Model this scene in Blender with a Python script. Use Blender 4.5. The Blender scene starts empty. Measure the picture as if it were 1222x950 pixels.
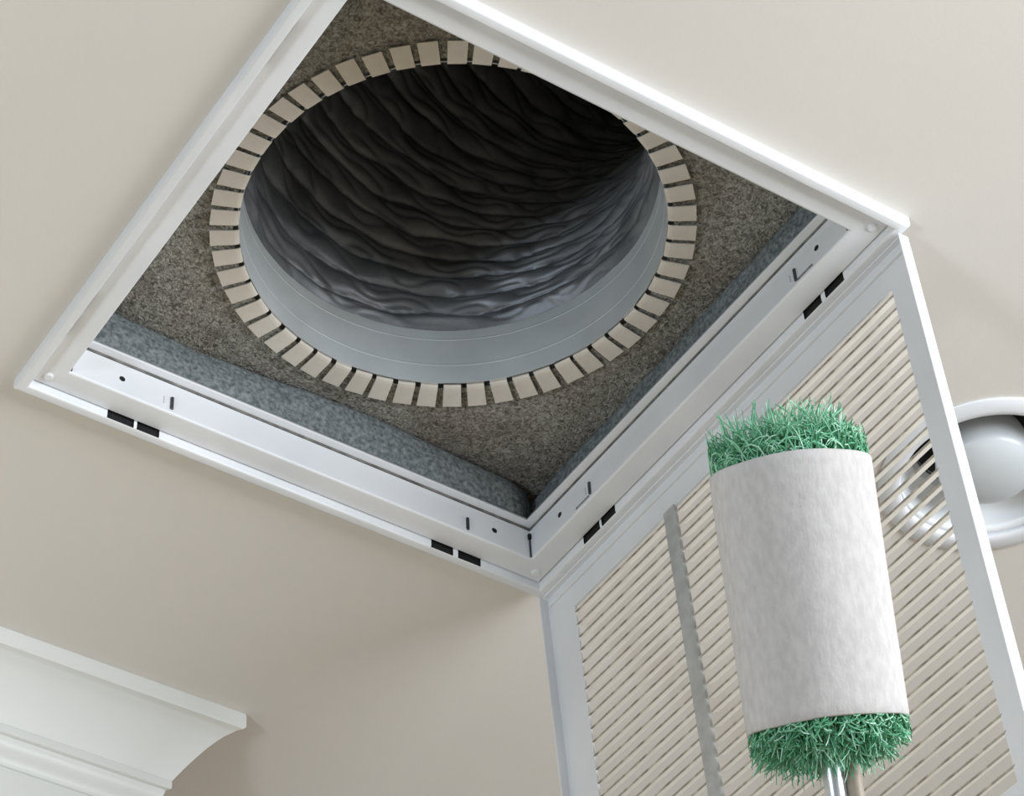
import bpy, bmesh, math, random
import numpy as np
from mathutils import Vector, Matrix

random.seed(7)
rng = np.random.default_rng(7)
scene = bpy.context.scene
COL = scene.collection
PI = math.pi

# ------------------------------------------------------------------ camera
cam_data = bpy.data.cameras.new('camera')
cam = bpy.data.objects.new('camera', cam_data)
COL.objects.link(cam)
cam_data.sensor_width = 36.0
cam_data.sensor_fit = 'HORIZONTAL'
cam_data.lens = 3263.85 * 36.0 / 1222.0
cam_data.clip_start = 0.05
cam_data.clip_end = 60
RX = Vector((0.8342, 0.5497 * -1, -0.0451)).normalized()
RZ = Vector((0.4167, 0.5746, 0.7044)).normalized()
RY = RZ.cross(RX).normalized()          # image down
RX = RY.cross(RZ).normalized()
cam.matrix_world = Matrix(((RX.x, -RY.x, -RZ.x, -0.6324),
                           (RX.y, -RY.y, -RZ.y, -1.6156),
                           (RX.z, -RY.z, -RZ.z, -1.7280),
                           (0, 0, 0, 1)))
scene.camera = cam

# ------------------------------------------------------------------ world, lights, exposure
world = bpy.data.worlds.new('world')
scene.world = world
world.use_nodes = True
bg = world.node_tree.nodes['Background']
bg.inputs['Color'].default_value = (0.93, 0.96, 1.0, 1)
bg.inputs['Strength'].default_value = 0.45


def area(name, loc, target, sx, sy, power, color):
    d = bpy.data.lights.new(name, 'AREA')
    d.shape = 'RECTANGLE'
    d.size, d.size_y = sx, sy
    d.energy = power
    d.color = color
    o = bpy.data.objects.new(name, d)
    COL.objects.link(o)
    o.location = loc
    dirv = Vector(target) - Vector(loc)
    o.rotation_euler = dirv.to_track_quat('-Z', 'Y').to_euler()
    return o


area('window_light', (1.35, -2.5, -0.72), (0.75, -0.35, 0.0), 1.6, 1.0, 93, (0.89, 0.945, 1.0))
area('window_light', (-2.5, -1.05, -1.60), (0.35, -0.30, 0.10), 0.5, 0.5, 36, (0.72, 0.86, 1.0))

scene.view_settings.view_transform = 'Standard'
scene.view_settings.look = 'None'
scene.view_settings.gamma = 1
scene.view_settings.exposure = -0.24
scene.view_settings.use_curve_mapping = False


# ------------------------------------------------------------------ helpers
def srgb(r, g, b):
    f = lambda c: c / 12.92 if c <= 0.04045 else ((c + 0.055) / 1.055) ** 2.4
    return (f(r / 255), f(g / 255), f(b / 255), 1)


def material(name, c1, c2=None, scale=20, rough=0.5, metal=0.0, bump=0.0, bump_scale=None,
             stretch=(1, 1, 1), spec=0.5, detail=4, lo=0.35, hi=0.65, bump_dist=0.002, distort=0.0, big=None):
    m = bpy.data.materials.new(name)
    m.use_nodes = True
    nt = m.node_tree
    b = nt.nodes['Principled BSDF']
    b.inputs['Roughness'].default_value = rough
    b.inputs['Metallic'].default_value = metal
    b.inputs['Specular IOR Level'].default_value = spec
    tc = nt.nodes.new('ShaderNodeTexCoord')
    mp = nt.nodes.new('ShaderNodeMapping')
    mp.inputs['Scale'].default_value = stretch
    nt.links.new(tc.outputs['Object'], mp.inputs['Vector'])
    n = nt.nodes.new('ShaderNodeTexNoise')
    n.inputs['Scale'].default_value = scale
    n.inputs['Detail'].default_value = detail
    n.inputs['Distortion'].default_value = distort
    nt.links.new(mp.outputs['Vector'], n.inputs['Vector'])
    r = nt.nodes.new('ShaderNodeValToRGB')
    r.color_ramp.elements[0].position = lo
    r.color_ramp.elements[1].position = hi
    r.color_ramp.elements[0].color = c1
    r.color_ramp.elements[1].color = c2 or c1
    nt.links.new(n.outputs['Fac'], r.inputs['Fac'])
    col = r.outputs['Color']
    if big:
        n3 = nt.nodes.new('ShaderNodeTexNoise')
        n3.inputs['Scale'].default_value = big[0]
        n3.inputs['Detail'].default_value = 3
        nt.links.new(mp.outputs['Vector'], n3.inputs['Vector'])
        r3 = nt.nodes.new('ShaderNodeValToRGB')
        r3.color_ramp.elements[0].position = 0.35
        r3.color_ramp.elements[1].position = 0.65
        r3.color_ramp.elements[0].color = big[1]
        r3.color_ramp.elements[1].color = big[2]
        nt.links.new(n3.outputs['Fac'], r3.inputs['Fac'])
        mx = nt.nodes.new('ShaderNodeMix')
        mx.data_type = 'RGBA'
        mx.blend_type = 'MULTIPLY'
        mx.inputs['Factor'].default_value = 1.0
        nt.links.new(col, mx.inputs[6])
        nt.links.new(r3.outputs['Color'], mx.inputs[7])
        col = mx.outputs[2]
    nt.links.new(col, b.inputs['Base Color'])
    if bump:
        n2 = nt.nodes.new('ShaderNodeTexNoise')
        n2.inputs['Scale'].default_value = bump_scale or scale * 3
        n2.inputs['Detail'].default_value = 5
        nt.links.new(mp.outputs['Vector'], n2.inputs['Vector'])
        bp = nt.nodes.new('ShaderNodeBump')
        bp.inputs['Strength'].default_value = bump
        bp.inputs['Distance'].default_value = bump_dist
        nt.links.new(n2.outputs['Fac'], bp.inputs['Height'])
        nt.links.new(bp.outputs['Normal'], b.inputs['Normal'])
    return m


def link(name, me, mat, parent=None, smooth=False):
    o = bpy.data.objects.new(name, me)
    COL.objects.link(o)
    if mat is not None and len(me.materials) == 0:
        me.materials.append(mat)
    if parent is not None:
        o.parent = parent
    if smooth:
        me.polygons.foreach_set('use_smooth', [True] * len(me.polygons))
    return o


def from_bm(name, bm, mat, parent=None, smooth=False):
    bmesh.ops.recalc_face_normals(bm, faces=bm.faces)
    me = bpy.data.meshes.new(name)
    bm.to_mesh(me)
    bm.free()
    return link(name, me, mat, parent, smooth)


def from_py(name, v, f, mat, parent=None, smooth=False):
    me = bpy.data.meshes.new(name)
    me.from_pydata([tuple(map(float, p)) for p in v], [], f)
    me.update()
    return link(name, me, mat, parent, smooth)


def empty(name, loc, label, cat, group=None):
    o = bpy.data.objects.new(name, None)
    COL.objects.link(o)
    o.location = loc
    o.empty_display_size = 0.05
    tag(o, label, cat, group)
    bpy.context.view_layer.update()
    return o


def tag(o, label=None, cat=None, group=None, kind=None):
    for k, v in (('label', label), ('category', cat), ('group', group), ('kind', kind)):
        if v:
            o[k] = v
    return o


def box_bm(x0, x1, y0, y1, z0, z1, bev=0.0, seg=2):
    bm = bmesh.new()
    vs = [bm.verts.new((x, y, z)) for x in (x0, x1) for y in (y0, y1) for z in (z0, z1)]
    for f in ((0, 1, 3, 2), (4, 6, 7, 5), (0, 4, 5, 1), (2, 3, 7, 6), (0, 2, 6, 4), (1, 5, 7, 3)):
        bm.faces.new([vs[i] for i in f])
    if bev:
        bmesh.ops.bevel(bm, geom=bm.edges[:], offset=bev, segments=seg, affect='EDGES', profile=0.5)
    return bm


def lathe(prof, n, cx=0, cy=0, closed=False):
    v, f = [], []
    for (r, z) in prof:
        for k in range(n):
            a = 2 * PI * k / n
            v.append((cx + r * math.cos(a), cy + r * math.sin(a), z))
    m = len(prof)
    for i in range(m if closed else m - 1):
        j = (i + 1) % m
        for k in range(n):
            k2 = (k + 1) % n
            f.append((i * n + k, i * n + k2, j * n + k2, j * n + k))
    return v, f


# ------------------------------------------------------------------ materials
M_ceil = material('ceiling_paint', srgb(219, 214, 207), srgb(222, 217, 210), scale=3, rough=0.85, bump=0.05, bump_scale=220, spec=0.2)
M_wall = material('wall_paint', srgb(205, 192, 170), srgb(208, 196, 174), scale=3, rough=0.85, bump=0.05, bump_scale=220, spec=0.2)
M_floor = material('floor_carpet', srgb(176, 160, 136), srgb(190, 174, 150), scale=60, rough=0.95, bump=0.2)
M_trim = material('white_trim_paint', srgb(221, 222, 218), srgb(226, 227, 223), scale=4, rough=0.4)
M_white = material('white_enamel', srgb(222, 224, 226), srgb(231, 232, 234), scale=9, rough=0.38, bump=0.04, bump_scale=60)
M_louver = material('cream_enamel', srgb(226, 220, 208), srgb(234, 229, 218), scale=30, rough=0.5)
M_mull = material('dusty_grey_enamel', srgb(168, 168, 165), srgb(186, 186, 183), scale=60, rough=0.6)
M_dark = material('dark_hole', srgb(14, 14, 15), srgb(22, 22, 22), rough=0.9)
M_smudge = material('dust_grey', srgb(92, 93, 95), srgb(160, 160, 162), scale=180, rough=0.9)
M_groove_shade = material('groove_shade_grey', srgb(92, 90, 86), srgb(128, 125, 120), scale=90, rough=0.9)  # shade of the groove above the inner wall, as a dark colour
M_lip_shade = material('lip_shade', srgb(146, 138, 126), srgb(200, 193, 180), scale=60, rough=0.9, lo=0.4, hi=0.6)  # dark shadow line along the slats, painted into the lip colour
M_clip = material('clip_metal', srgb(70, 72, 76), srgb(95, 97, 100), scale=50, rough=0.5, metal=0.6)
M_liner = material('fibreglass_brown', srgb(104, 100, 94), srgb(192, 189, 181), scale=230, rough=0.95, bump=0.9,
                   bump_scale=420, detail=4, lo=0.33, hi=0.70, spec=0.1, bump_dist=0.003, distort=1.2, big=(9, (0.74, 0.70, 0.66, 1), (1.0, 1.02, 1.0, 1)))
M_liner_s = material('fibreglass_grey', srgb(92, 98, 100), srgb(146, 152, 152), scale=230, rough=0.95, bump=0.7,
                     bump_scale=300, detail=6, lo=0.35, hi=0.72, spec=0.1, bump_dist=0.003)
M_collar = material('galvanised_steel', srgb(188, 192, 192), srgb(202, 206, 206), scale=14, rough=0.5, metal=0.1, bump=0.03)
M_tab = material('cream_tab_steel', srgb(203, 195, 184), srgb(214, 207, 196), scale=40, rough=0.6, bump=0.05)
M_flex = material('duct_foil', srgb(104, 106, 109), srgb(132, 134, 137), scale=22, rough=0.45, metal=0.35, bump=0.25, bump_scale=120)
M_felt = material('white_felt', srgb(186, 182, 181), srgb(197, 194, 192), scale=240, rough=0.95, bump=0.35, bump_scale=520,
                  stretch=(1, 1, 0.5), spec=0.1, bump_dist=0.0008)
M_rod = material('pale_steel_rod', srgb(190, 194, 200), srgb(206, 209, 214), scale=30, rough=0.3, metal=0.7)
M_rod2 = material('tan_rod', srgb(150, 138, 122), srgb(166, 154, 138), scale=30, rough=0.5)
M_lamp = material('frosted_lamp_glass', srgb(196, 201, 204), srgb(203, 208, 211), scale=6, rough=0.3)
M_refl = material('white_reflector', srgb(236, 239, 242), srgb(242, 244, 246), scale=6, rough=0.25)
M_can = material('can_grey', srgb(80, 84, 84), srgb(92, 96, 96), scale=6, rough=0.6)
M_plastic = material('light_trim_white', srgb(226, 228, 232), srgb(232, 234, 238), scale=6, rough=0.4)


def bristle_mat():
    m = bpy.data.materials.new('green_bristle')
    m.use_nodes = True
    nt = m.node_tree
    b = nt.nodes['Principled BSDF']
    b.inputs['Roughness'].default_value = 0.35
    at = nt.nodes.new('ShaderNodeAttribute')
    at.attribute_name = 'tint'
    r = nt.nodes.new('ShaderNodeValToRGB')
    r.color_ramp.elements[0].color = srgb(66, 140, 100)
    r.color_ramp.elements[1].color = srgb(186, 226, 204)
    e = r.color_ramp.elements.new(0.55)
    e.color = srgb(104, 176, 136)
    nt.links.new(at.outputs['Fac'], r.inputs['Fac'])
    nt.links.new(r.outputs['Color'], b.inputs['Base Color'])
    return m


M_bristle = bristle_mat()

W = 0.56                       # outer side of the square vent frame
RC = (0.2850, -0.2790)         # duct axis on the box roof
Z_ROOF = 0.0905
R_IN = 0.1902
LIGHT = (0.8300, -0.3490)      # recessed light

# ------------------------------------------------------------------ ceiling with the square and round openings
bm = bmesh.new()


def loop(pts):
    vs = [bm.verts.new((x, y, 0)) for x, y in pts]
    return [bm.edges.new((vs[i], vs[(i + 1) % len(vs)])) for i in range(len(vs))]


ed = loop([(-3.2, -4.2), (3.6, -4.2), (3.6, 3.2), (-3.2, 3.2)])
ed += loop([(0.02, -0.02), (W - 0.02, -0.02), (W - 0.02, -W + 0.02), (0.02, -W + 0.02)])
ed += loop([(LIGHT[0] + 0.09 * math.cos(2 * PI * k / 48), LIGHT[1] + 0.09 * math.sin(2 * PI * k / 48)) for k in range(48)])
bmesh.ops.triangle_fill(bm, use_beauty=True, use_dissolve=False, edges=ed)
ret = bmesh.ops.extrude_face_region(bm, geom=bm.faces[:])
for v in [g for g in ret['geom'] if isinstance(g, bmesh.types.BMVert)]:
    v.co.z += 0.014
tag(from_bm('ceiling', bm, M_ceil), kind='structure')

# wall block behind the crown moulding (an outside corner) and the floor
YL, XE = 0.309, 0.4073         # lip line of the moulding and its mitred end
D_W = 0.076                    # how far the moulding stands off the wall
bm = box_bm(-3.2, XE - D_W, YL + D_W, YL + D_W + 0.12, -2.5, 0)
tag(from_bm('wall_back', bm, M_wall), kind='structure')
bm = box_bm(XE - D_W - 0.12, XE - D_W, YL + D_W + 0.12, 3.2, -2.5, 0)
tag(from_bm('wall_right', bm, M_wall), kind='structure')
bm = box_bm(-3.2, 3.6, -4.2, 3.2, -2.56, -2.5)
tag(from_bm('floor', bm, M_floor), kind='structure')

# crown moulding: profile (stand-off s from lip line, z)
prof = [(0.0, 0.0), (-0.0008, -0.0035), (-0.0008, -0.0165), (0.0012, -0.0186), (0.0065, -0.0195)]
for k in range(0, 11):                                   # big cove
    t = k / 10
    s = 0.0085 + 0.0435 * (t ** 0.86)
    z = -0.0205 - 0.0485 * (t ** 1.22)
    prof.append((s, z))
prof += [(0.0525, -0.0692), (0.0520, -0.0705), (0.0520, -0.0775), (0.0530, -0.0787), (0.0565, -0.0795)]
for k in range(0, 9):                                    # small ogee under the fillet
    t = k / 8
    prof.append((0.0568 + 0.0125 * (t - math.sin(2 * PI * t) / (2 * PI) * 0.7), -0.0805 - 0.0235 * t))
prof += [(0.0715, -0.1045), (0.0715, -0.1085), (0.0690, -0.1100), (0.0690, -0.1400), (0.0705, -0.1420), (D_W, -0.1430), (D_W, 0.0)]
v, f = [], []
for s, z in prof:
    v += [(-3.2, YL + s, z), (XE - s, YL + s, z)]
n = len(prof)
for i in range(n - 1):
    f.append((i * 2, i * 2 + 1, (i + 1) * 2 + 1, (i + 1) * 2))
f.append(tuple(i * 2 + 1 for i in range(n)))             # cut end
o = from_py('trim_1', v, f, M_trim, None, True)
em = o.modifiers.new('e', 'EDGE_SPLIT')
em.split_angle = math.radians(25)
tag(o, kind='structure')

# ------------------------------------------------------------------ vent frame
vent = empty('ceiling_vent', (W / 2, -W / 2, 0),
             'white square metal ceiling vent frame with its slatted grille door hanging open', 'vent')
vent_inv = vent.matrix_world.inverted()


def place(o, parent=vent):
    """Objects are modelled in world coordinates; keep them there under their parent."""
    bpy.context.view_layer.update()
    o.matrix_parent_inverse = parent.matrix_world.inverted()
    return o


PROFILE = [(0.0, 0.0), (0.0, -0.0090), (0.0008, -0.0112), (0.0026, -0.0120), (0.0084, -0.0120), (0.0100, -0.0112), (0.0106, -0.0095),
           (0.0108, -0.0012), (0.0124, -0.0012), (0.0126, -0.0035), (0.0340, -0.0035), (0.0360, -0.0028), (0.0365, -0.0012),
           (0.0365, 0.0318), (0.0360, 0.0330), (0.0325, 0.0332), (0.0325, 0.0368), (0.0432, 0.0368), (0.0438, 0.0374),
           (0.0438, 0.0405), (0.0330, 0.0410)]
SLOT_SEG = (5, 6)
SLOTS = [(0.0865, 0.113), (0.116, 0.1385), (0.4270, 0.4515), (0.4570, 0.4825)]
CORNERS = [Vector((0, 0, 0)), Vector((W, 0, 0)), Vector((W, -W, 0)), Vector((0, -W, 0))]


def frame_side(i):
    o = CORNERS[i]
    a = (CORNERS[(i + 1) % 4] - o).normalized()
    nrm = (CORNERS[(i + 2) % 4] - CORNERS[(i + 1) % 4]).normalized()
    st = [None] + sorted(x for s in SLOTS for x in s) + [None]
    v, f = [], []
    for u, z in PROFILE:
        for k, t in enumerate(st):
            tt = u if k == 0 else (W - u if k == len(st) - 1 else t)
            p = o + a * tt + nrm * u
            v.append((p.x, p.y, z))
    m = len(st)
    for j in range(len(PROFILE) - 1):
        for k in range(m - 1):
            if j in SLOT_SEG and k in (1, 3, 5, 7):
                continue
            f.append((j * m + k, j * m + k + 1, (j + 1) * m + k + 1, (j + 1) * m + k))
    s = place(from_py('frame_side', v, f, M_white, vent))
    bv = s.modifiers.new('b', 'WEIGHTED_NORMAL')
    g0, g1 = 0.0330, 0.0364  # added dark strip that paints the shade in the groove under the lip
    gv = []
    for z in (0.0334, 0.0362):
        for u in (g0, g1):
            for t in (u, W - u):
                p = o + a * t + nrm * u
                gv.append((p.x, p.y, z))
    place(from_py('groove_shade', gv, [(0, 1, 3, 2), (4, 6, 7, 5), (2, 3, 7, 6), (0, 4, 5, 1), (0, 2, 6, 4), (1, 5, 7, 3)], M_groove_shade, s), s)
    # dark pockets behind the slots
    for (t0, t1) in SLOTS:
        p = []
        for t in (t0 - 0.0004, t1 + 0.0004):
            for u, z in ((0.0100, -0.01122), (0.0090, -0.0106), (0.0090, -0.0010), (0.0109, -0.0010)):
                q = o + a * t + nrm * u
                p.append((q.x, q.y, z))
        fc = [(0, 1, 5, 4), (1, 2, 6, 5), (2, 3, 7, 6), (0, 3, 2, 1), (4, 5, 6, 7)]
        sl = from_py('hinge_slot', p, fc, M_dark, s)
        place(sl, s)
    return s, o, a, nrm


def lug(name, o, a, nrm, t, u, z, dt, du, dz, mat, parent, bev=0.0):
    """small block on a frame side, in side coordinates"""
    bm_ = box_bm(-dt / 2, dt / 2, -du / 2, du / 2, -dz / 2, dz / 2, bev, 1)
    for vv in bm_.verts:
        p = o + a * (t + vv.co.x) + nrm * (u + vv.co.y)
        vv.co = Vector((p.x, p.y, z + vv.co.z))
    return place(from_bm(name, bm_, mat, parent), parent)


def stud(name, o, a, nrm, t, u, z, r, h, axis, mat, parent, n=12):
    """small round head; axis 'n' = lies on the inner wall, 'z' = lies on the flange"""
    v, f = [], []
    for (rr, hh) in ((r, 0), (r, h * 0.6), (r * 0.7, h)):
        for k in range(n):
            c, s = rr * math.cos(2 * PI * k / n), rr * math.sin(2 * PI * k / n)
            if axis == 'n':
                p = o + a * (t + c) + nrm * (u + hh)
                v.append((p.x, p.y, z + s))
            else:
                p = o + a * (t + c) + nrm * (u + s)
                v.append((p.x, p.y, z - hh))
    for i in range(2):
        for k in range(n):
            f.append((i * n + k, i * n + (k + 1) % n, (i + 1) * n + (k + 1) % n, (i + 1) * n + k))
    f.append(tuple(2 * n + k for k in range(n)))
    return place(from_py(name, v, f, mat, parent), parent)


for i in range(4):
    s, o, a, nrm = frame_side(i)
    for t in (0.0865, W - 0.0777):
        stud('screw_hole', o, a, nrm, t, 0.0363, 0.0145, 0.0030, 0.0005, 'n', M_dark, s)
    for t in (0.1365, W - 0.1085):
        lug('spring_clip', o, a, nrm, t, 0.0372, 0.0085, 0.0028, 0.0024, 0.0150, M_clip, s, 0.0005)
        lug('spring_clip', o, a, nrm, t - 0.0075, 0.0370, 0.0095, 0.0016, 0.0014, 0.0090, M_white, s, 0.0004)
    stud('rivet', o, a, nrm, 0.0225, 0.0225, -0.0034, 0.0046, 0.0022, 'z', M_white, s)
    if i == 1:
        for t in (0.1235, W - 0.0965):
            lug('lance_slot', o, a, nrm, t, 0.0366, 0.0010, 0.0210, 0.0008, 0.0022, M_smudge, s)
    # corner joint: the dark seam in the corner of the inner wall
    lug('corner_seam', o, a, nrm, 0.0370, 0.0372, 0.0100, 0.0016, 0.0016, 0.0230, M_clip, s)
    lug('corner_seam', o, a, nrm, 0.0374, 0.0376, 0.0235, 0.0040, 0.0034, 0.0060, M_dark, s)

# ------------------------------------------------------------------ grille door hanging from the right-hand side
TILT = math.radians(2.6)
HX, HZ = W - 0.003, -0.0135
down = Vector((math.sin(TILT), 0, -math.cos(TILT)))
out = Vector((math.cos(TILT), 0, math.sin(TILT)))       # away from the opening


def door_pt(e, y, t):
    """e = out of the door plane (towards +x), y along the hinge, t downwards"""
    p = Vector((HX, 0, HZ)) + out * e + down * t
    return Vector((p.x, y, p.z))


def door_box(name, e0, e1, y0, y1, t0, t1, mat, parent, bev=0.0):
    bm_ = box_bm(e0, e1, y0, y1, t0, t1, bev, 1)
    for vv in bm_.verts:
        vv.co = door_pt(vv.co.x, vv.co.y, vv.co.z)
    o_ = from_bm(name, bm_, mat, parent)
    return place(o_, parent)


door = bpy.data.objects.new('grille_door', None)
COL.objects.link(door)
door.parent = vent
door.location = Vector((HX, -W / 2, HZ)) - vent.location
tag(door, 'slatted grille door hanging from the hinge side')
bpy.context.view_layer.update()

DY0, DY1 = -0.5490, -0.0040
DL = 0.5680
TOPB, BOTB, LB, RB = 0.037, 0.024, 0.041, 0.029
# rails (flat bars) and their raised rims
door_box('rail', 0.0060, 0.0078, DY0, DY1, 0.0, TOPB, M_white, door)
door_box('rail', 0.0060, 0.0078, DY0, DY1, DL - BOTB, DL, M_white, door)
door_box('rail', 0.0060, 0.0078, DY1 - LB, DY1, TOPB, DL - BOTB, M_white, door)
door_box('rail', 0.0060, 0.0078, DY0, DY0 + RB, TOPB, DL - BOTB, M_white, door)
door_box('rim', -0.0035, 0.0078, DY1, DY1 + 0.0018, 0.0, DL, M_white, door, 0.0005)
door_box('rim', -0.0035, 0.0078, DY0 - 0.0018, DY0, 0.0, DL, M_white, door, 0.0005)
door_box('rim', -0.0035, 0.0078, DY0, DY1, DL, DL + 0.0018, M_white, door, 0.0005)
door_box('rim', 0.0005, 0.0078, DY0, DY1, -0.0018, 0.0, M_white, door, 0.0005)
door_box('rail_bead', 0.0030, 0.0062, DY0 + 0.004, DY1 - 0.004, 0.0105, 0.0125, M_white, door, 0.0005)
YA, YB = DY0 + RB, DY1 - LB
MUL = [(-0.1985, 0.0170), (-0.3440, 0.0170)]
for yc, w_ in MUL:
    door_box('mullion', 0.0040, 0.0085, yc - w_ / 2, yc + w_ / 2, TOPB - 0.002, DL - BOTB + 0.002, M_mull, door, 0.0008)
# louvers, one object per slat and bay
PITCH = 0.0152
SL_A = math.radians(30)
SL_W = 0.0132
bays = [(YA, MUL[1][0] - 0.0085), (MUL[1][0] + 0.0085, MUL[0][0] - 0.0085), (MUL[0][0] + 0.0085, YB)]
NL = int((DL - TOPB - BOTB) / PITCH)


def louver_mesh(w_):
    # cross-section in (e, t): a slat rising outwards, with a small turned lip on the near edge
    sec = [(0.0, 0.0), (SL_W * math.cos(SL_A), -SL_W * math.sin(SL_A)),
           (SL_W * math.cos(SL_A) + 0.0007, -SL_W * math.sin(SL_A) + 0.0007), (0.0012, 0.0007),
           (0.0012, 0.0014), (0.0, 0.0014)]
    v, f = [], []
    for y in (-w_ / 2, w_ / 2):
        for e, t in sec:
            p = out * e + down * t
            v.append((p.x, y, p.z))
    n_ = len(sec)
    for k in range(n_):
        f.append((k, (k + 1) % n_, n_ + (k + 1) % n_, n_ + k))
    f += [(0, 3, 2, 1), (0, 5, 4, 3), (n_, n_ + 1, n_ + 2, n_ + 3), (n_, n_ + 3, n_ + 4, n_ + 5)]
    me = bpy.data.meshes.new('louver')
    me.from_pydata(v, [], f)
    me.update()
    me.materials.append(M_louver)
    me.materials.append(M_lip_shade)
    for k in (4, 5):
        me.polygons[k].material_index = 1  # lip faces carry the painted shadow line
    return me


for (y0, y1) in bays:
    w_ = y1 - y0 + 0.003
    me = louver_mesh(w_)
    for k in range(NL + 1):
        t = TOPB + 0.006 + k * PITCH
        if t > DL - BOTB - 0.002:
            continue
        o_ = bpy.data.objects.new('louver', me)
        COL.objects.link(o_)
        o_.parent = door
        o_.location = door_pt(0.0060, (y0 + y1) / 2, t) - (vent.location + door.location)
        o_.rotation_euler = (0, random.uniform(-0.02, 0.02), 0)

# ------------------------------------------------------------------ plenum box lined with fibreglass
box = empty('duct_box', (W / 2, -W / 2, Z_ROOF), 'fibreglass lined box above the ceiling inside the open vent', 'duct box')


def noise2(x, y, seed, freqs=((30, .5), (70, .3), (140, .2))):
    r_ = np.random.default_rng(seed)
    out_ = np.zeros_like(x)
    for fq, am in freqs:
        for _ in range(5):
            th = r_.uniform(0, 2 * PI)
            ph = r_.uniform(0, 2 * PI)
            k_ = fq * r_.uniform(0.6, 1.4)
            out_ += am / 2.5 * np.sin(k_ * (x * math.cos(th) + y * math.sin(th)) + ph)
    return out_


# roof: square panel with round hole, radial grid, gently uneven
nt_, nr_ = 160, 26
v, f = [], []
X0, X1, Y0_, Y1_ = 0.008, W - 0.008, -W + 0.008, -0.008
for j in range(nr_ + 1):
    q = j / nr_
    for k in range(nt_):
        a_ = 2 * PI * k / nt_
        c, s = math.cos(a_), math.sin(a_)
        tx = (X1 - RC[0]) / c if c > 1e-9 else ((X0 - RC[0]) / c if c < -1e-9 else 9)
        ty = (Y1_ - RC[1]) / s if s > 1e-9 else ((Y0_ - RC[1]) / s if s < -1e-9 else 9)
        rad = (R_IN + 0.0055) + (min(tx, ty) - R_IN - 0.0055) * q
        v.append((RC[0] + rad * c, RC[1] + rad * s, Z_ROOF))
v = np.array(v)
edge = np.clip((np.hypot(v[:, 0] - RC[0], v[:, 1] - RC[1]) - R_IN - 0.028) / 0.05, 0, 1)
v[:, 2] += 0.0015 + 0.004 * edge * noise2(v[:, 0], v[:, 1], 3)
for j in range(nr_):
    for k in range(nt_):
        k2 = (k + 1) % nt_
        f.append((j * nt_ + k, j * nt_ + k2, (j + 1) * nt_ + k2, (j + 1) * nt_ + k))
place(from_py('roof_liner', v, f, M_liner, box, True), box)


def side_liner(o, a, nrm, mat, seed, sag, base):
    """soft slab from just above the frame lip up to the roof, bulging inwards"""
    nu, nv = 90, 22
    uu, vv = np.meshgrid(np.linspace(0.012, W - 0.012, nu), np.linspace(0, 1, nv), indexing='ij')
    z = 0.0375 + (Z_ROOF + 0.004 - 0.0375) * vv
    d = base + sag * np.sin(np.clip(vv, 0, 1) * PI * 0.95) ** 0.6
    d = d + 0.0048 * noise2(uu, z * 2, seed, ((14, .6), (40, .3), (120, .1)))
    d = d - 0.014 * np.clip((vv - 0.80) / 0.2, 0, 1) ** 2
    endf = np.clip((W - 0.022 - uu) / 0.05, 0, 1)
    d = d - base * 0.75 * (1 - np.sqrt(np.clip(1 - (1 - endf) ** 2, 0, 1)))
    P = np.array(o)[None, None] + np.array(a)[None, None] * uu[..., None] + np.array(nrm)[None, None] * d[..., None]
    P[..., 2] = z
    P = P.reshape(-1, 3)
    f_ = [(i * nv + j, (i + 1) * nv + j, (i + 1) * nv + j + 1, i * nv + j + 1) for i in range(nu - 1) for j in range(nv - 1)]
    place(from_py('side_liner', P, f_, mat, box, True), box)


for i in range(4):
    o = CORNERS[i]
    a = (CORNERS[(i + 1) % 4] - o).normalized()
    nrm = (CORNERS[(i + 2) % 4] - CORNERS[(i + 1) % 4]).normalized()
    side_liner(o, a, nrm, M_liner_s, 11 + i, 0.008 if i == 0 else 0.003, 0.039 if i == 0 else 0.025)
# sheet metal shell round the insulation, open at the bottom and where the duct leaves
bm = bmesh.new()
SH = 0.006
vs = [[bm.verts.new((x, y, z)) for x, y in ((SH, -SH), (W - SH, -SH), (W - SH, -W + SH), (SH, -W + SH))] for z in (0.016, Z_ROOF + 0.012)]
for k in range(4):
    bm.faces.new((vs[0][k], vs[0][(k + 1) % 4], vs[1][(k + 1) % 4], vs[1][k]))
ho, hi_ = [], []
for k in range(64):
    c, s_ = math.cos(2 * PI * (k + 0.5) / 64), math.sin(2 * PI * (k + 0.5) / 64)
    hi_.append(bm.verts.new((RC[0] + (R_IN + 0.0015) * c, RC[1] + (R_IN + 0.0015) * s_, Z_ROOF + 0.012)))
re_ = [e_ for e_ in bm.edges if all(v_ in vs[1] for v_ in e_.verts)]
re_ += [bm.edges.new((hi_[k], hi_[(k + 1) % 64])) for k in range(64)]
bmesh.ops.triangle_fill(bm, use_beauty=True, use_dissolve=False, edges=re_)
place(from_bm('metal_shell', bm, M_collar, box), box)

# ------------------------------------------------------------------ round collar with folded tabs, flexible duct
duct = empty('flexible_duct', (RC[0], RC[1], Z_ROOF), 'dark crinkled flexible duct rising from the round hole ringed by cream tabs', 'duct')
Z_COL = 0.166
cp = [(R_IN, Z_ROOF + 0.0030), (R_IN, Z_ROOF + 0.0255), (R_IN - 0.0003, Z_ROOF + 0.0262), (R_IN - 0.0003, Z_ROOF + 0.0278), (R_IN, Z_ROOF + 0.0285),
      (R_IN, Z_ROOF + 0.060), (R_IN - 0.0003, Z_ROOF + 0.0606), (R_IN - 0.0003, Z_ROOF + 0.0618), (R_IN, Z_ROOF + 0.0625),
      (R_IN, Z_COL), (R_IN + 0.0010, Z_COL), (R_IN + 0.0010, Z_ROOF + 0.0030)]
v, f = lathe(cp, 128, *RC, closed=True)
collar = place(from_py('collar', v, f, M_collar, duct, True), duct)
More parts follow.
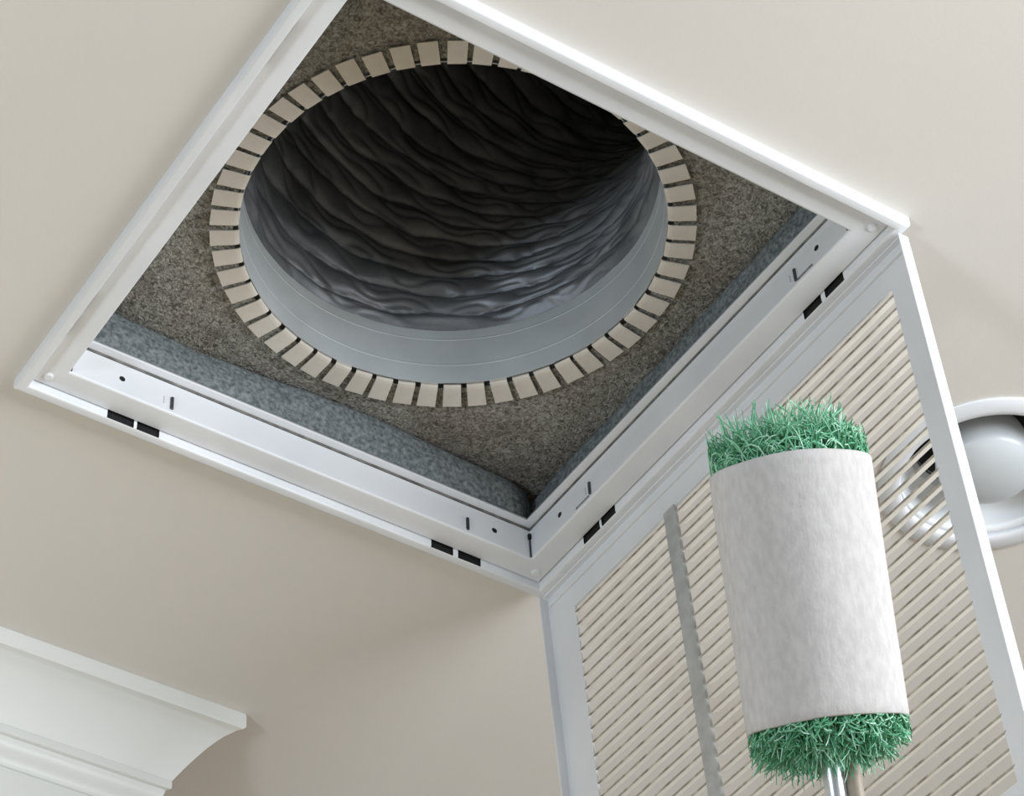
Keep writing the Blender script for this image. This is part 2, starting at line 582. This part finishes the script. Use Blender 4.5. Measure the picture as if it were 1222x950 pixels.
em = collar.modifiers.new('e', 'EDGE_SPLIT')
em.split_angle = math.radians(12)

# tabs: each bent out of the collar rim onto the roof
NT = 56
tabs_me = []
for q in range(5):
    Lt = 0.0262 + random.uniform(-0.0012, 0.0012)
    w0 = 0.0162
    w1 = 0.0176
    sec = [(0.0, 0.0036), (0.0, -0.0002), (0.0012, -0.0014), (0.004, -0.0020), (Lt, -0.0020 + random.uniform(-0.0012, 0.0004))]
    v, f = [], []
    for r_, z_ in sec:
        w_ = w0 + (w1 - w0) * r_ / Lt
        for dz in (0.0, 0.0012):
            for sgn in (-1, 1):
                v.append((r_, sgn * w_ / 2, z_ + dz))
    for k in range(len(sec) - 1):
        b0, b1 = 4 * k, 4 * k + 4
        f += [(b0, b0 + 1, b1 + 1, b1), (b0 + 2, b1 + 2, b1 + 3, b0 + 3), (b0, b1, b1 + 2, b0 + 2), (b0 + 1, b0 + 3, b1 + 3, b1 + 1)]
    e = 4 * (len(sec) - 1)
    f += [(0, 2, 3, 1), (e, e + 1, e + 3, e + 2)]
    me = bpy.data.meshes.new('collar_tab')
    me.from_pydata(v, [], f)
    me.update()
    me.materials.append(M_tab)
    tabs_me.append(me)
for k in range(NT):
    a_ = math.radians(54.75 + 3.214 + 360.0 / NT * k) + random.uniform(-0.004, 0.004)
    o_ = bpy.data.objects.new('collar_tab', tabs_me[random.randrange(5)])
    COL.objects.link(o_)
    o_.parent = collar
    o_.location = (RC[0] + (R_IN + 0.0002) * math.cos(a_), RC[1] + (R_IN + 0.0002) * math.sin(a_), Z_ROOF)
    o_.rotation_euler = (random.uniform(-0.03, 0.03), random.uniform(-0.02, 0.03), a_ + random.uniform(-0.03, 0.03))

# flexible hose: axis straight up, then bending away to the right of the picture
NS, NTH = 760, 400
S_TOT = 1.25
bend_dir = np.array([0.93, -0.37, 0.0])
bend_dir /= np.linalg.norm(bend_dir)
R_BEND, S0 = 0.46, 0.02
sv = np.linspace(0, S_TOT, NS)
ang = np.clip((sv - S0) / R_BEND, 0, math.radians(88))
sA = np.clip(sv - S0 - R_BEND * math.radians(88), 0, None)
hor = R_BEND * (1 - np.cos(ang)) + sA * np.sin(ang)
ver = np.minimum(sv, S0) + R_BEND * np.sin(ang) + sA * np.cos(ang)
th = np.linspace(0, 2 * PI, NTH, endpoint=False)
S, T = np.meshgrid(sv, th, indexing='ij')
PIT = 0.029


def pn(S, T, seed, ks, kt, n=7):
    r_ = np.random.default_rng(seed)
    o_ = np.zeros_like(S)
    for _ in range(n):
        o_ += np.sin(r_.uniform(0.5, 1.5) * ks * S + int(r_.integers(-kt, kt + 1)) * T + r_.uniform(0, 2 * PI))
    return o_ / math.sqrt(n)


ph = S / PIT + T / (2 * PI) + 0.06 * pn(S, T, 1, 25, 5) + 0.06 * pn(S, T, 2, 60, 18)
fold = np.abs(np.sin(PI * ph)) ** 0.33                        # puffy between the wires, sharp creases
ph2 = S / (PIT * 0.55) - 9.0 * T / (2 * PI) + 0.55 * pn(S, T, 4, 70, 22)
fold2 = np.abs(np.sin(PI * ph2)) ** 0.7
amp = 0.0105 * np.clip(S / 0.012, 0.15, 1)
rad = R_IN + 0.0015 - amp * (fold - 0.35) - 0.0022 * fold2 * np.clip(S / 0.015, 0, 1) + 0.0014 * pn(S, T, 5, 90, 18) * np.clip(S / 0.015, 0, 1)
e1 = np.array([bend_dir[1], -bend_dir[0], 0.0]) * -1
# local frame: bend_dir*cos - z*sin, and e1
bx = bend_dir[None] * np.cos(ang)[:, None] - np.array([0, 0, 1.0])[None] * np.sin(ang)[:, None]
ctr = np.array([RC[0], RC[1], Z_COL - 0.004])[None] + bend_dir[None] * hor[:, None] + np.array([0, 0, 1.0])[None] * ver[:, None]
P = ctr[:, None, :] + rad[..., None] * (np.cos(T)[..., None] * bx[:, None, :] + np.sin(T)[..., None] * e1[None, None, :])
P = P.reshape(-1, 3)
idx = np.arange(NS * NTH).reshape(NS, NTH)
q0, q1 = idx[:-1], idx[1:]
F = np.stack([q0, np.roll(q0, -1, 1), np.roll(q1, -1, 1), q1], -1).reshape(-1, 4)
me = bpy.data.meshes.new('hose')
me.from_pydata(P.tolist(), [], F.tolist() + [idx[-1].tolist()])
me.update()
place(link('hose', me, M_flex, duct, True), duct)

# ------------------------------------------------------------------ recessed light
lamp_e = empty('recessed_light', (LIGHT[0], LIGHT[1], 0), 'round white recessed ceiling light partly hidden behind the hanging grille', 'ceiling light')
tp = [(0.1040, 0.0), (0.1045, -0.0014), (0.1030, -0.0028), (0.0900, -0.0040), (0.0850, -0.0038), (0.0835, -0.0022), (0.0835, 0.004), (0.0880, 0.004), (0.0880, 0.0)]
v, f = lathe(tp, 72, *LIGHT, closed=True)
place(from_py('trim_ring', v, f, M_plastic, lamp_e, True), lamp_e)
rp = [(0.0832, 0.002), (0.0815, 0.012), (0.0775, 0.026), (0.0720, 0.040), (0.0660, 0.052), (0.0650, 0.054), (0.0662, 0.055), (0.084, 0.004)]
v, f = lathe(rp, 72, *LIGHT, closed=True)
place(from_py('reflector', v, f, M_refl, lamp_e, True), lamp_e)
v, f = lathe([(0.0655, 0.050), (0.0655, 0.150), (0.0, 0.150)], 48, *LIGHT)
place(from_py('can_housing', v, f, M_can, lamp_e, True), lamp_e)
LZ = -0.0075
bp_ = [(0.0, LZ)]
for k in range(1, 10):
    t = k / 9
    bp_.append((0.0465 * math.sin(t * PI / 2), LZ + 0.017 * (1 - math.cos(t * PI / 2))))
bp_ += [(0.0475, 0.0200), (0.0470, 0.0240), (0.0400, 0.0480), (0.0250, 0.0750), (0.0170, 0.090), (0.0170, 0.130), (0.0, 0.130)]
v, f = lathe(bp_, 64, *LIGHT)
place(from_py('lamp', v, f, M_lamp, lamp_e, True), lamp_e)

# ------------------------------------------------------------------ duct brush on its long rods
AX = Vector((-0.3341, -0.3699, 0.8669)).normalized()
B0 = Vector((0.2006, -0.7415, -0.8099))                 # centre of the sleeve's lower rim
SL = 0.1465
RS = 0.0452
zq = AX
xq = Vector((1, 0, 0)) - zq * zq.x
xq.normalize()
yq = zq.cross(xq)
BM = Matrix(((xq.x, yq.x, zq.x, B0.x), (xq.y, yq.y, zq.y, B0.y), (xq.z, yq.z, zq.z, B0.z), (0, 0, 0, 1)))
brush = empty('duct_brush', (0, 0, 0), 'green bristled duct brush wrapped in a white felt sleeve on two thin rods', 'brush')
brush.matrix_world = BM
bpy.context.view_layer.update()

# sleeve (hollow, thick-walled felt)
nth, nz = 96, 26
v, f = [], []
prof_o = [(RS, 0.0008 + (SL - 0.0016) * k / nz) for k in range(nz + 1)]
ring = prof_o + [(RS - 0.0008, SL), (RS - 0.0022, SL - 0.0006)] + [(RS - 0.0028, SL * (1 - k / 4)) for k in range(0, 5)] + [(RS - 0.0022, 0.0004), (RS - 0.0008, 0.0)]
for i, (r_, z_) in enumerate(ring):
    for k in range(nth):
        a_ = 2 * PI * k / nth
        w_ = 1 + 0.006 * math.sin(3 * a_ + 9 * z_) + 0.004 * math.sin(7 * a_ - 30 * z_) + 0.024 * (z_ / SL - 0.4)
        v.append((r_ * w_ * math.cos(a_), r_ * w_ * math.sin(a_), z_ + 0.0003 * math.sin(5 * a_)))
m_ = len(ring)
for i in range(m_):
    j = (i + 1) % m_
    for k in range(nth):
        f.append((i * nth + k, i * nth + (k + 1) % nth, j * nth + (k + 1) % nth, j * nth + k))
from_py('sleeve', v, f, M_felt, brush, True)


def bristles(name, zs, sgn, n, lmin, lmax, seed, width, lump, cmax, base_l):
    """soft curled strands; each is a thin folded ribbon of five sections with real width and a back face"""
    r_ = np.random.default_rng(seed)
    V, Fc, tint = [], [], []
    for q in range(n):
        a_ = r_.uniform(0, 2 * PI)
        rr = (RS - 0.004) * math.sqrt(r_.uniform(0.0, 1.0))
        prof_ = math.sqrt(max(0.0, 1 - 0.95 * (rr / RS) ** 2))
        L = r_.uniform(lmin, lmax) * (base_l + (1 - base_l) * prof_) * (1 + lump * math.sin(3 * a_ + 1.0) + lump * math.sin(5 * a_ + 2.2))
        lean = r_.uniform(0.0, 0.55) * (0.5 + 0.6 * rr / RS)
        curl = r_.uniform(-0.3, cmax)
        az = a_ + r_.normal(0, 1.0)
        p = np.array([rr * math.cos(a_), rr * math.sin(a_), zs])
        twist = r_.normal(0, 0.35)
        NSG = 6
        tt = r_.beta(2.0, 2.6)
        b0 = len(V)
        for k in range(NSG + 1):
            l_ = lean + curl * (k / NSG) ** 1.5
            azk = az + twist * k
            d = np.array([math.cos(azk) * math.sin(l_), math.sin(azk) * math.sin(l_), sgn * math.cos(l_)])
            sd = np.cross(d, (math.sin(azk + 0.4), -math.cos(azk + 0.4), 0.35))
            sd /= np.linalg.norm(sd) + 1e-9
            nn = np.cross(d, sd)
            w_ = width * (1.0 - 0.6 * k / NSG) * 0.5
            V.append(p + sd * w_)
            V.append(p + nn * w_ * 0.8)
            V.append(p - sd * w_)
            tint += [np.clip(tt + 0.16 * k / NSG - 0.06, 0, 1)] * 3
            p = p + d * L / NSG
            hr = math.hypot(p[0], p[1])
            if hr > RS - 0.0006:
                p[:2] *= (RS - 0.0006) / hr
        for k in range(NSG):
            c0, c1 = b0 + 3 * k, b0 + 3 * k + 3
            for (i1, i2) in ((0, 1), (1, 2), (2, 0)):
                Fc.append((c0 + i1, c0 + i2, c1 + i2, c1 + i1))
    me_ = bpy.data.meshes.new(name)
    me_.from_pydata([tuple(x) for x in V], [], Fc)
    at = me_.attributes.new('tint', 'FLOAT', 'POINT')
    at.data.foreach_set('value', np.array(tint, dtype=np.float32))
    me_.update()
    o_ = link(name, me_, M_bristle, brush)
    o_['kind'] = 'stuff'
    return o_


bristles('top_bristles', SL - 0.008, 1, 2600, 0.028, 0.046, 5, 0.0016, 0.12, 3.0, 0.32)
bristles('bottom_bristles', 0.006, -1, 2600, 0.022, 0.038, 9, 0.0016, 0.05, 2.2, 0.04)
# foam core so that nothing shows through the tufts
v, f = lathe([(0.0, -0.012), (0.018, -0.010), (0.034, -0.002), (RS - 0.005, 0.006), (RS - 0.005, SL - 0.006), (0.034, SL + 0.006), (0.018, SL + 0.014), (0.0, SL + 0.017)], 40)
M_core = material('dark_green_core', srgb(58, 128, 92), srgb(74, 148, 110), scale=200, rough=0.8, bump=0.5)
from_py('core', v, f, M_core, brush, True)


def rod(x, y, r_, mat, L):
    v_, f_ = lathe([(0.0, -0.006), (r_, -0.006), (r_, -L), (0.0, -L)], 20)
    v_ = [(p[0] + x, p[1] + y, p[2]) for p in v_]
    o_ = from_py('rod', v_, f_, mat, brush, True)
    e_ = o_.modifiers.new('e', 'EDGE_SPLIT')
    e_.split_angle = math.radians(40)
    return o_


# both rods reach the floor
side = RX - zq * RX.dot(zq)
side.normalize()
sx, sy = side.dot(xq), side.dot(yq)
LR = (B0.z + 2.5) / AX.z - 0.004
tag(rod(-0.0010 * sx, -0.0010 * sy, 0.0058, M_rod, LR), 'pale metal rod')
tag(rod(0.0098 * sx, 0.0098 * sy, 0.0047, M_rod2, LR), 'tan brown rod')
